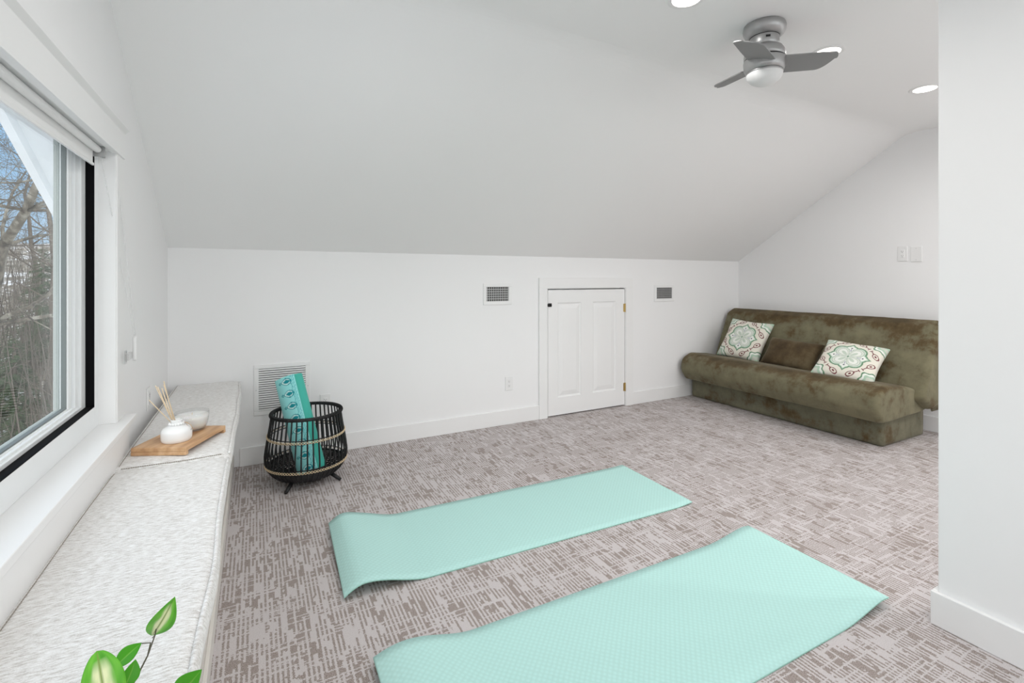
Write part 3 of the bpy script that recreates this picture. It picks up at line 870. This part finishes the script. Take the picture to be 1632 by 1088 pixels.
# seat : fat rolled front
sp = [(4.03,.205),(3.965,.30),(3.975,.42),(4.10,.478),(4.32,.458),(4.56,.405),(4.72,.36),(4.76,.24),(4.60,.215)]
sp = rnd_poly(sp, [.05,.09,.09,.12,.2,.12,.05,.05,.05], 5)
def soft(p):
    n_ = noise.noise(Vector((p.x*5, p.y*3.2, p.z*5))); m_ = noise.noise(Vector((p.x*14, p.y*11, p.z*14)))
    d = Vector((-.5, 0, .8)); q = p + d*(.007*n_+.0025*m_)
    return q
bm = sweep(BM(), sp, 1.845, 3.70, .045, 80, soft)
obj('seat', off(bm, SF), M_sofa_seat, sofa, smooth=True)
bp = [(4.475,.335),(4.56,.56),(4.655,.78),(4.715,.895),(4.79,.935),(4.875,.925),(4.925,.86),(4.90,.70),(4.80,.42),(4.74,.27),(4.62,.245)]
bp = rnd_poly(bp, [.05,.2,.2,.06,.05,.05,.06,.2,.2,.05,.05], 4)
bm = sweep(BM(), bp, 1.775, 3.70, .05, 80, soft)
obj('backrest', off(bm, SF), M_sofa_back, sofa, smooth=True)
# vertical seams of the cover + piping on the visible end
def front_path(poly, i0, i1, y, push=.0015):
    return [Vector((x, y, z))+Vector((-.6,0,.8))*push for x, z in poly[i0:i1]]
bm = BM()
edge = [(4.735,.905),(4.79,.938),(4.868,.926),(4.920,.862),(4.898,.70),(4.80,.42),(4.742,.275)]
tube(bm, [Vector((x-.0, 1.790, z)) for x, z in edge], .005, 6)
obj('piping', off(bm, SF), M_piping, sofa, smooth=True)
bm = BM()
for k in range(7):      # ruched gather where seat meets back at the near end
    y = 1.80+.004*k
    tube(bm, [Vector((4.60+.022*k, 1.80+.01*math.sin(k*2), .34+.012*math.sin(k*1.7))), Vector((4.63+.022*k, 1.792, .285)), Vector((4.655+.018*k, 1.80, .235))], [.008,.014,.006], 7)
obj('gathered_corner', off(bm, SF), M_sofa_back, sofa, smooth=True)

# throw pillows ------------------------------------------------
def pillow(name, label, W_, H_, T_, m, colfn, loc, zvec, xvec, n=30, group=None, sag=0.):
    """local x: width, local y: height, local z: face normal"""
    bm = BM(); V = {}; uv = []
    for s in (1, -1):
        for i in range(n+1):
            for j in range(n+1):
                if s == -1 and (i in (0,n) or j in (0,n)): V[i,j,-1] = V[i,j,1]; continue
                u, v = 2*i/n-1, 2*j/n-1
                k = (max(0,(1-u**4))*max(0,(1-v**4)))**.42
                x = u*W_/2*(1-.085*(1-v*v)); y = v*H_/2*(1-.085*(1-u*u))
                z = s*T_/2*k + s*.004*noise.noise(Vector((u*3+W_*9, v*3, s)))*k
                y += -sag*.012*k
                V[i,j,s] = bm.verts.new((x, y, z)); uv.append((u, v, s))
    for s in (1, -1):
        for i in range(n):
            for j in range(n):
                q = (V[i,j,s],V[i+1,j,s],V[i+1,j+1,s],V[i,j+1,s])
                bm.faces.new(q if s == 1 else tuple(reversed(q)))
    o = obj(name, bm, m, None, smooth=True)
    z = Vector(zvec).normalized(); x = Vector(xvec); x = (x - z*x.dot(z)).normalized(); y = z.cross(x)
    o.matrix_world = Matrix.Translation(loc) @ Matrix((x, y, z)).transposed().to_4x4()
    if colfn: color_layer(o, lambda i: colfn(*uv[i]))
    return tag(o, label, 'pillow', group)
G1, G2, G3 = s2l(100,138,108), s2l(172,196,176), s2l(198,202,190)
CR, WH, RD, NV = s2l(222,218,206), s2l(228,230,224), s2l(112,52,56), s2l(66,64,84)
def pat(u, v, s):
    """four big petals on the diagonals, scalloped green ring, corner rounds, red tulips"""
    col = CR
    # corner rounds
    for a in (-1, 1):
        for b in (-1, 1):
            du, dv = u-a*1.0, v-b*1.0; r = math.hypot(du, dv); an = math.atan2(dv, du); rr = r/(1+.08*math.cos(8*an))
            if rr < .46: col = G1
            if rr < .41: col = WH
            if rr < .34: col = G2
            if rr < .26: col = G3
            if rr < .13: col = G2
    # red tulips along the sides
    for k in range(4):
        c_, s_ = (1,0,-1,0)[k], (0,1,0,-1)[k]
        x, y = u*c_+v*s_, -u*s_+v*c_
        for sg in (-1, 1):
            X = x-.83; Y = y*sg-.27
            ca, sa = math.cos(.9), math.sin(.9); a, b = X*ca-Y*sa, X*sa+Y*ca
            w_ = .085*max(.1, 1-abs(a)/.3)
            e = (a/.15)**2+(b/.085)**2
            if .62 < e < 1.15 and a > -.15: col = RD
            if e < .12: col = RD
            if abs(b) < .016 and -.33 < a < -.12: col = RD
            if abs(a+.33) < .018 and abs(b) < .055: col = RD
    r = math.hypot(u, v); th = math.atan2(v, u)
    # scalloped medallion
    dd = 9
    for k in range(8):
        a = k*PI/4
        if k % 2: cxx, rad_ = .37, .27
        else: cxx, rad_ = .42, .20
        q = math.hypot(u-cxx*math.cos(a), v-cxx*math.sin(a))
        if k % 2 == 0:
            x = u*math.cos(a)+v*math.sin(a); y = -u*math.sin(a)+v*math.cos(a)
            q = min(q, (abs(x-.42)*.75+abs(y)*1.05)*.92)
        dd = min(dd, q-rad_)
    dd = min(dd, r-.40)
    if dd < .045: col = G1
    if dd < 0: col = G2 if dd > -.03 else WH
    if dd < -.03:
        for k in range(4):      # lobes on the axes : grey drops and dark dots
            a = k*PI/2; x = u*math.cos(a)+v*math.sin(a); y = -u*math.sin(a)+v*math.cos(a)
            if abs(y) < .022 and .30 < x < .44: col = s2l(170,172,182)
            for q in (-.085, .085):
                if math.hypot(x-.40, y-q) < .030: col = NV
                if math.hypot(x-.33, y-q*.7) < .025: col = s2l(160,162,178)
            if math.hypot(x-.50, y) < .028: col = NV
    for k in range(4):
        a = PI/4+k*PI/2; x = u*math.cos(a)+v*math.sin(a); y = -u*math.sin(a)+v*math.cos(a)
        sh = .255*math.sqrt(max(0.02, min(1, x/.38)))
        e = ((x-.30)/.29)**2+(y/max(.05,sh))**2
        if e < 1.0: col = s2l(146,172,152)
        if e < .84: col = s2l(216,219,210)
        if e < .52: col = s2l(184,195,182)
        if e < .40: col = WH
        if ((x-.24)/.13)**2+(y/.06)**2 < 1: col = s2l(190,202,188)
    if r < .03: col = G1
    return col
# orientation : leaning against the back, faces -x and up
pl1 = pillow('throw_pillow', 'green and cream medallion print pillow at the far left end of the sofa', .45, .45, .13, M_pillowprint, pat,
       (4.435, 3.27, .635), (-.82,-.10,.55), (0.03,-1,-.03), n=150)
pl2 = pillow('throw_pillow', 'green and cream medallion print pillow slumped on the right half of the sofa', .45, .43, .13, M_pillowprint, pat,
       (4.345, 2.235, .575), (-.60,-.16,.80), (.12,-1,-.02), n=150)
lum = pillow('lumbar_pillow', 'plain brown suede lumbar pillow between the two printed pillows', .50, .30, .13, M_suede_pillow, None,
       (4.40, 2.76, .560), (-.80,-.05,.60), (.04,-1,-.045), n=40)

# ------------------------------------------------------------------ potted plant at the camera end of the bench
def leafcol(t, w, seed):
    g1, g2, cr_ = (.07,.33,.02), (.17,.52,.05), (.78,.82,.50)
    e = abs(w)
    n_ = noise.noise(Vector((t*4, w*3, seed)))
    k = 1-min(1, max(0, (e+.35*n_-.25)/.30)) if t < .88 else 0
    k *= min(1, max(0, (.9-t)/.2))
    c_ = [a*(1-max(0,min(1,.5+n_)))+b*max(0,min(1,.5+n_)) for a, b in zip(g1, g2)]
    out = [a*(1-k)+b*k for a, b in zip(c_, cr_)]
    if e < .045: out = [.20,.30,.06]
    return tuple(out)
M_leaf = attr_mat('variegated leaf', .35); P(M_leaf).inputs['Sheen Weight'].default_value = 0
P(M_leaf).inputs['Transmission Weight'].default_value = 0.0
M_stem = mat('plant stem', (.10,.09,.06), .6)
PC = Vector((-.29, .72, .5905))
plant = thing('potted_plant', 'trailing houseplant with green and cream leaves at the near end of the bench', 'plant', PC)
obj('pot', lathe(BM(), [(.045,0),(.055,.004),(.066,.06),(.070,.088),(.072,.09),(.066,.09),(.062,.07),(.05,.01)], 40), M_glossy, plant, smooth=True)
obj('soil', lathe(BM(), [(.001,.076),(.063,.078)], 32, cap=False), mat('soil', (.03,.02,.015), .95), plant)
def leaf(base_, tip, width, nrm, seed, fold=.25, curl=.1, variegated=True, pw=.95):
    base_, tip = Vector(base_), Vector(tip); ax_ = tip-base_; L_ = ax_.length; ax_.normalize()
    nrm = Vector(nrm); nrm = (nrm-ax_*nrm.dot(ax_)).normalized(); sd = ax_.cross(nrm)
    bm = BM(); n1, n2 = 34, 16; V = {}; uv = []
    for i in range(n1+1):
        t = i/n1; wv = width/2*(max(0, math.sin(PI*min(1, t**.96)))**pw)
        for j in range(n2+1):
            w_ = 2*j/n2-1
            p = base_+ax_*(t*L_)+sd*(w_*wv)+nrm*(fold*abs(w_)*wv + curl*L_*math.sin(PI*t) )
            V[i,j] = bm.verts.new(p-PC); uv.append((t, w_))
    for i in range(n1):
        for j in range(n2): bm.faces.new((V[i,j],V[i+1,j],V[i+1,j+1],V[i,j+1]))
    o = obj('leaf', bm, M_leaf, plant, smooth=True)
    so = o.modifiers.new('thick', 'SOLIDIFY'); so.thickness = .0006
    if variegated: color_layer(o, lambda i: leafcol(*uv[i], seed))
    else: color_layer(o, lambda i: (.06,.30,.015) if abs(uv[i][1]) > .06 else (.15,.36,.05))
    return o
cam = Vector((0,0,1.27))
def px(u, v, d):
    a, b = (u-816)/771, (443-v)/771; c_, s_ = math.cos(math.radians(27.9)), math.sin(math.radians(27.9))
    return Vector((d*(a*c_+s_), d*(-a*s_+c_), 1.27+d*b))
def lf(u0, v0, d0, u1, v1, d1, wpx, seed, nv=(0,0,0), fold=.25, curl=.06, var=True, pw=.95):
    b_, t_ = px(u0, v0, d0), px(u1, v1, d1); n_ = (cam-(b_+t_)/2).normalized()+Vector(nv)
    leaf(b_, t_, wpx*(d0+d1)/2/771, n_, seed, fold, curl, var, pw)
lf(242,1012,.80, 279,950,.775, 36, 1.0, (.2,0,.1), .3)
lf(181,1066,.76, 226,1024,.79, 27, 5.0, (-.5,0,.5), .2, .05, False)
lf(196,1100,.75, 216,1050,.77, 26, 9.0, (.6,0,.2), .3, .05, False)
lf(172,1150,.72, 154,1037,.735, 56, 3.2, (.1,0,.2), .15, .05, True, .55)
lf(280,1120,.72, 322,1066,.72, 40, 7.0, (0,0,.3), .25, .05, False)
lf(120,1150,.66, 60,1110,.64, 50, 8.0, (0,0,.3), .25)
stem = [px(140,1290,.70), px(180,1160,.74), px(213,1088,.765), px(235,1045,.785), px(247,1012,.79), px(252,985,.788)]
top = PC+Vector((0,0,.08))
bm = BM(); tube(bm, [p-PC for p in [top, (top+stem[0])/2+Vector((0,0,.02))]+stem], [.0022,.002,.0018,.0016,.0014,.0012,.001,.0008], 7)
tube(bm, [p-PC for p in (stem[3], px(240,1024,.79), px(226,1025,.79))], [.001,.0012,.0008], 6)
tube(bm, [p-PC for p in (stem[4], px(243,1016,.80))], .0008, 6)
tube(bm, [p-PC for p in (top, px(172,1150,.72))], .0018, 6)
tube(bm, [p-PC for p in (stem[1], px(196,1100,.75))], .0012, 6)
tube(bm, [p-PC for p in (top, px(230,1170,.70), px(280,1120,.72))], .0018, 6)
tube(bm, [p-PC for p in (top, px(120,1150,.66))], .0018, 6)
obj('stem', bm, M_stem, plant, smooth=True)

# ------------------------------------------------------------------ outside
GZ = -2.8
M_snow = mat('snowy ground', (.7,.7,.72), .9)
def snow():
    m = M_snow; a = noise_t(m, coords(m), .9, 8, .72); b = noise_t(m, coords(m), 7, 5, .7)
    w = math_n(m, 'ADD', math_n(m, 'MULTIPLY', a, .6), math_n(m, 'MULTIPLY', b, .4))
    ln = N(m, 'ShaderNodeVectorMath'); ln.operation = 'LENGTH'; Lk(m, coords(m), ln.inputs[0])
    rg = N(m, 'ShaderNodeMapRange'); rg.inputs['From Min'].default_value = 7; rg.inputs['From Max'].default_value = 14
    rg.inputs['To Min'].default_value = .09; rg.inputs['To Max'].default_value = .005; Lk(m, ln.outputs['Value'], rg.inputs['Value'])
    w = math_n(m, 'ADD', w, rg.outputs['Result'])
    Lk(m, ramp(m, w, [(.38, (.035,.037,.016)), (.45, (.11,.088,.06)), (.52, (.24,.20,.155)), (.57, (.66,.66,.68)), (.7, (.82,.83,.86))]), P(m).inputs['Base Color'])
snow()
def hz(x, y):
    r = math.hypot(x, y); t = min(1, max(0, (r-11)/30))
    return GZ + .25*noise.noise(Vector((x*.2, y*.2, 0))) + (5.6+1.3*noise.noise(Vector((x*.09, y*.09, 4))))*math.sin(t*PI/2)**1.1 + .25*noise.noise(Vector((x*.9, y*.9, 2)))*t
bm = BM(); nx_, ny_ = 110, 150; V = {}
for i in range(nx_+1):
    for j in range(ny_+1):
        x = -1.2-54*(i/nx_)**1.3; y = -25+95*j/ny_
        V[i,j] = bm.verts.new((x, y, hz(x, y)))
for i in range(nx_):
    for j in range(ny_): bm.faces.new((V[i,j],V[i+1,j],V[i+1,j+1],V[i,j+1]))
o = obj('snowy_hillside', bm, M_snow, smooth=True); o['kind'] = 'structure'
# roof overhang and rake board seen through the glass
bm = BM()
for (xa, xb, dz0, dz1) in ((XO-.42, XO, .40, .43), (XO-.46, XO-.42, .33, .56)):
    prism(bm, [(1.55, ZK+(YK-1.55)*.55+dz0),(5.2, ZK+(YK-5.2)*.55+dz0),(5.2, ZK+(YK-5.2)*.55+dz1),(1.55, ZK+(YK-1.55)*.55+dz1)], 'x', xa, xb)
o = obj('roof_overhang', bm, mat('exterior white', (.75,.76,.76), .6)); o['kind'] = 'structure'

M_bark = mat('grey bark', (.17,.145,.12), .9)
def bark():
    m = M_bark; w = noise_t(m, coords(m, (1,1,.3)), 9, 5, .7)
    Lk(m, ramp(m, w, [(.38, (.04,.032,.025)), (.52, (.14,.12,.095)), (.66, (.30,.28,.24))]), P(m).inputs['Base Color'])
bark()
M_bark2 = mat('dark bark', (.10,.08,.065), .9)
M_green = mat('evergreen needles', (.035,.06,.02), .8)
def grow(bm, rng, p, d, L_, r, depth, maxd, spread, upbias):
    n = max(3, int(L_/ .35)) if depth < 2 else 3
    pts = [p.copy()]; rs = [r]; q = p.copy(); dd = d.normalized()
    for k in range(n):
        dd = (dd + Vector((rng.uniform(-1,1), rng.uniform(-1,1), rng.uniform(-1,1)))*.20 + Vector((0,0,upbias))*.08).normalized()
        q = q + dd*(L_/n); pts.append(q.copy()); rs.append(r*(1-.55*(k+1)/n))
    tube(bm, pts, rs, 8 if depth == 0 else (6 if depth == 1 else (4 if depth == 2 else 3)))
    if depth >= maxd: return
    m = {0: 9, 1: 7, 2: 6, 3: 4}[min(depth, 3)]
    for k in range(m):
        t = rng.uniform(.25, 1.0); i = min(int(t*n), n-1)
        b_ = pts[i].lerp(pts[i+1], t*n-i)
        tx = (pts[i+1]-pts[i]).normalized()
        side = Vector((rng.uniform(-1,1), rng.uniform(-1,1), rng.uniform(-.6,.9))).normalized()
        nd = (tx*(1-spread)+side*spread).normalized()
        grow(bm, rng, b_, nd, L_*rng.uniform(.42,.68), max(.0028, rs[i]*rng.uniform(.28,.45)), depth+1, maxd, spread, upbias)
def tree(name, label, loc, trunk, seed, limbs, m, group=None):
    """trunk: polyline with radii (relative); limbs: list of (index, direction, length)"""
    rng = random.Random(seed)
    t = thing(name, label, 'tree', loc, 0, group)
    bm = BM(); tube(bm, [Vector(p) for p, r in trunk], [r for p, r in trunk], 12); obj('trunk', bm, m, t, smooth=True)
    bm = BM()
    for i, d, L_ in limbs:
        grow(bm, rng, Vector(trunk[i][0]), Vector(d), L_, trunk[i][1]*.42, 1, 3, .62, .2)
    obj('branches', bm, m, t, smooth=True)
    return t
# near bare tree whose limb leans into the view
base_t = Vector((-4.95, 8.2, GZ))
def W_(u, v, d): return px(u, v, d)-base_t
pA, pB, pC, pD, pE = W_(-20,520,7.2), W_(5,392,6.8), W_(42,335,6.4), W_(62,285,6.2), W_(70,210,6.1)
trunk = [((0,0,0),.15), (tuple(W_(-35,760,7.4)),.11), (tuple(pA),.08), (tuple(pB),.062), (tuple(pC),.052), (tuple(pD),.040), (tuple(pE),.028), (tuple(W_(60,110,6.0)),.02)]
rng = random.Random(5); limbs = []
for i in range(2, 8):
    for k in range(5 if i > 2 else 3):
        a = rng.uniform(0, 2*PI); limbs.append((i, (math.cos(a), math.sin(a), rng.uniform(-.1,.8)), rng.uniform(1.1, 2.2)))
tree('bare_tree', 'big leafless tree with a thick pale leaning limb, nearest outside the window', base_t, trunk, 11, limbs, M_bark)
def simple_tree(name, label, x, y, H_, r0, seed, m, nl, group=None):
    rng = random.Random(seed); tr = []; q = Vector((0,0,0)); n = 9
    for k in range(n+1):
        tr.append((tuple(q), r0*(1-.8*k/n))); q = q + Vector((rng.uniform(-.12,.12), rng.uniform(-.12,.12), H_/n))
    limbs = []
    for k in range(nl):
        a = rng.uniform(0, 2*PI); limbs.append((rng.randint(3, n), (math.cos(a), math.sin(a), rng.uniform(0,.9)), rng.uniform(.8, 1.7)))
    return tree(name, label, (x, y, hz(x, y)-.05), tr, seed, limbs, m, group)
rng = random.Random(21)
spots = [(-5.2,12.5),(-7.5,13.5),(-6.2,15.5),(-8.8,17),(-4.4,15.2),(-10,14),(-7.2,19.5),(-9.6,21),(-5.6,19),(-12,19),(-11,24),(-6.6,24)]
for k, (x, y) in enumerate(spots):
    simple_tree('bare_tree', 'thin leafless woodland tree standing in the snow beyond the window', x, y, rng.uniform(6.0, 8.5), rng.uniform(.07,.14), 100+k, M_bark if k % 2 else M_bark2, 12, 'thin bare trees in the woods')
def conifer(x, y, H_, seed):
    rng = random.Random(seed); t = thing('evergreen_tree', 'dark low evergreen among the bare trees outside the window', 'tree', (x, y, hz(x, y)-.05), 0, 'evergreens outside the window')
    obj('trunk', tube(BM(), [(0,0,0),(0,0,H_)], [.09,.02], 8), M_bark2, t)
    bm = BM()
    for k in range(260):
        z = H_*rng.uniform(.08, 1)**.9; R_ = (1-z/H_)*H_*.30+.08; a = rng.uniform(0, 2*PI)
        p0 = Vector((0,0,z)); p1 = p0+Vector((math.cos(a)*R_, math.sin(a)*R_, -.25*R_))
        s = Vector((-math.sin(a), math.cos(a), 0))*R_*.22
        for q in range(5):
            c0 = p0.lerp(p1, .25+.18*q)
            for sg in (-1, 1):
                e = c0+s*sg*(1-q*.12)+(p1-p0)*.15
                tube(bm, [c0, e], [.014,.004], 3)
    obj('foliage', bm, M_green, t)
for k, (x, y, h_) in enumerate(((-6.3,13.2,2.6),(-4.9,11.2,2.2),(-8.3,15.4,3.4),(-6.9,17.0,3.0),(-5.0,17.2,3.2),(-3.7,11.6,1.6),(-4.4,13.6,2.2),(-3.35,9.9,1.1),(-5.7,15.2,2.6))): conifer(x, y, h_, 300+k)
# tangle of saplings and brush nobody could count
rng = random.Random(77); bm = BM()
for k in range(850):
    y = rng.uniform(8.5, 24); x = -y*rng.uniform(.18, .62); z = hz(x, y)-.05; h_ = rng.uniform(.6, 3.4)
    a, b = rng.uniform(-.25,.25), rng.uniform(-.25,.25); r = rng.uniform(.006,.022)
    p0 = Vector((x, y, z)); p1 = p0+Vector((a*h_, b*h_, h_)); tube(bm, [p0, p0.lerp(p1,.5)+Vector((rng.uniform(-.08,.08),0,0)), p1], [r, r*.7, r*.25], 3)
    for q in range(3):
        c0 = p0.lerp(p1, rng.uniform(.3,.9)); tube(bm, [c0, c0+Vector((rng.uniform(-.5,.5), rng.uniform(-.5,.5), rng.uniform(.05,.5)))*h_*.35], [r*.4, .002], 3)
o = obj('undergrowth', bm, M_bark2); tag(o, 'tangle of bare saplings and brush covering the wooded slope', 'undergrowth'); o['kind'] = 'stuff'

# ------------------------------------------------------------------ light
for x, y in LAMPS:  # lamps outside the front row are added fill, out of view
    ld = bpy.data.lights.new('downlight', 'AREA'); ld.shape = 'DISK'; ld.size = .11; ld.energy = 6.3 if y == LY else (12.5 if x > 3 and y > 0 else 8.6); ld.color = (1, .985, .965)
    ld.spread = math.radians(165)
    lo = bpy.data.objects.new('downlight_beam', ld); C.objects.link(lo); lo.location = (x, y, ZC-.006)
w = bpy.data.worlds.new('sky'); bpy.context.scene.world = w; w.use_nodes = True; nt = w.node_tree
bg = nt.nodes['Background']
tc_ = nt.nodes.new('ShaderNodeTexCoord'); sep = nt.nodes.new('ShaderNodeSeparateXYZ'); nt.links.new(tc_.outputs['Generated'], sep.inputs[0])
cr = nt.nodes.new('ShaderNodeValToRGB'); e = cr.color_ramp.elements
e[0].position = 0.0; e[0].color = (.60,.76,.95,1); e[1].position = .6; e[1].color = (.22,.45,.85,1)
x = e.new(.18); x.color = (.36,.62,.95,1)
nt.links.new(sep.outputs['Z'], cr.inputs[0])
# sky brightened behind the camera, out of view, as added fill for the room
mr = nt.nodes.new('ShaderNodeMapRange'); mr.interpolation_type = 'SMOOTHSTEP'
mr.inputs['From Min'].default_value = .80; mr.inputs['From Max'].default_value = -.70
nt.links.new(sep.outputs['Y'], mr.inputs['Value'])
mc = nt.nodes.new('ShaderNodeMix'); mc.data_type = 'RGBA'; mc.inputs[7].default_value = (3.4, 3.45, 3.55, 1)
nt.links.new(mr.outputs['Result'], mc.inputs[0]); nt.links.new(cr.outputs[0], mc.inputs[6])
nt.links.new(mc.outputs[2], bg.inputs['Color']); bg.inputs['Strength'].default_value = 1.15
# daylight sampling portals in the two window openings (they add no light of their own)
def portal(loc, rot, sx, sy):
    ld = bpy.data.lights.new('window_portal', 'AREA'); ld.shape = 'RECTANGLE'; ld.size = sx; ld.size_y = sy
    ld.cycles.is_portal = True
    lo = bpy.data.objects.new('window_portal', ld); C.objects.link(lo); lo.location = loc; lo.rotation_euler = rot
portal((-.72, (Y0W+Y1W)/2, (Z0W+Z1W)/2), (0, -PI/2, 0), Z1W-Z0W, Y1W-Y0W)
portal(((BX0+BX1)/2, YB-T-.02, (BZ0+BZ1)/2), (PI/2, 0, 0), BX1-BX0, BZ1-BZ0)

# ------------------------------------------------------------------ camera
cd = bpy.data.cameras.new('camera'); co = bpy.data.objects.new('camera', cd); C.objects.link(co)
cd.sensor_width = 36; cd.lens = 771/1632*36; cd.clip_start = .02; cd.clip_end = 300
cd.shift_y = (443-544)/1632
co.location = (0, 0, 1.27); co.rotation_euler = (PI/2, 0, -math.radians(27.9))
sc = bpy.context.scene; sc.camera = co
sc.view_settings.view_transform = 'Standard'; sc.view_settings.look = 'None'; sc.view_settings.gamma = 1
sc.view_settings.use_curve_mapping = False
sc.view_settings.exposure = -0.13
sc.cycles.diffuse_bounces = 8; sc.cycles.max_bounces = 14; sc.cycles.sample_clamp_indirect = 8
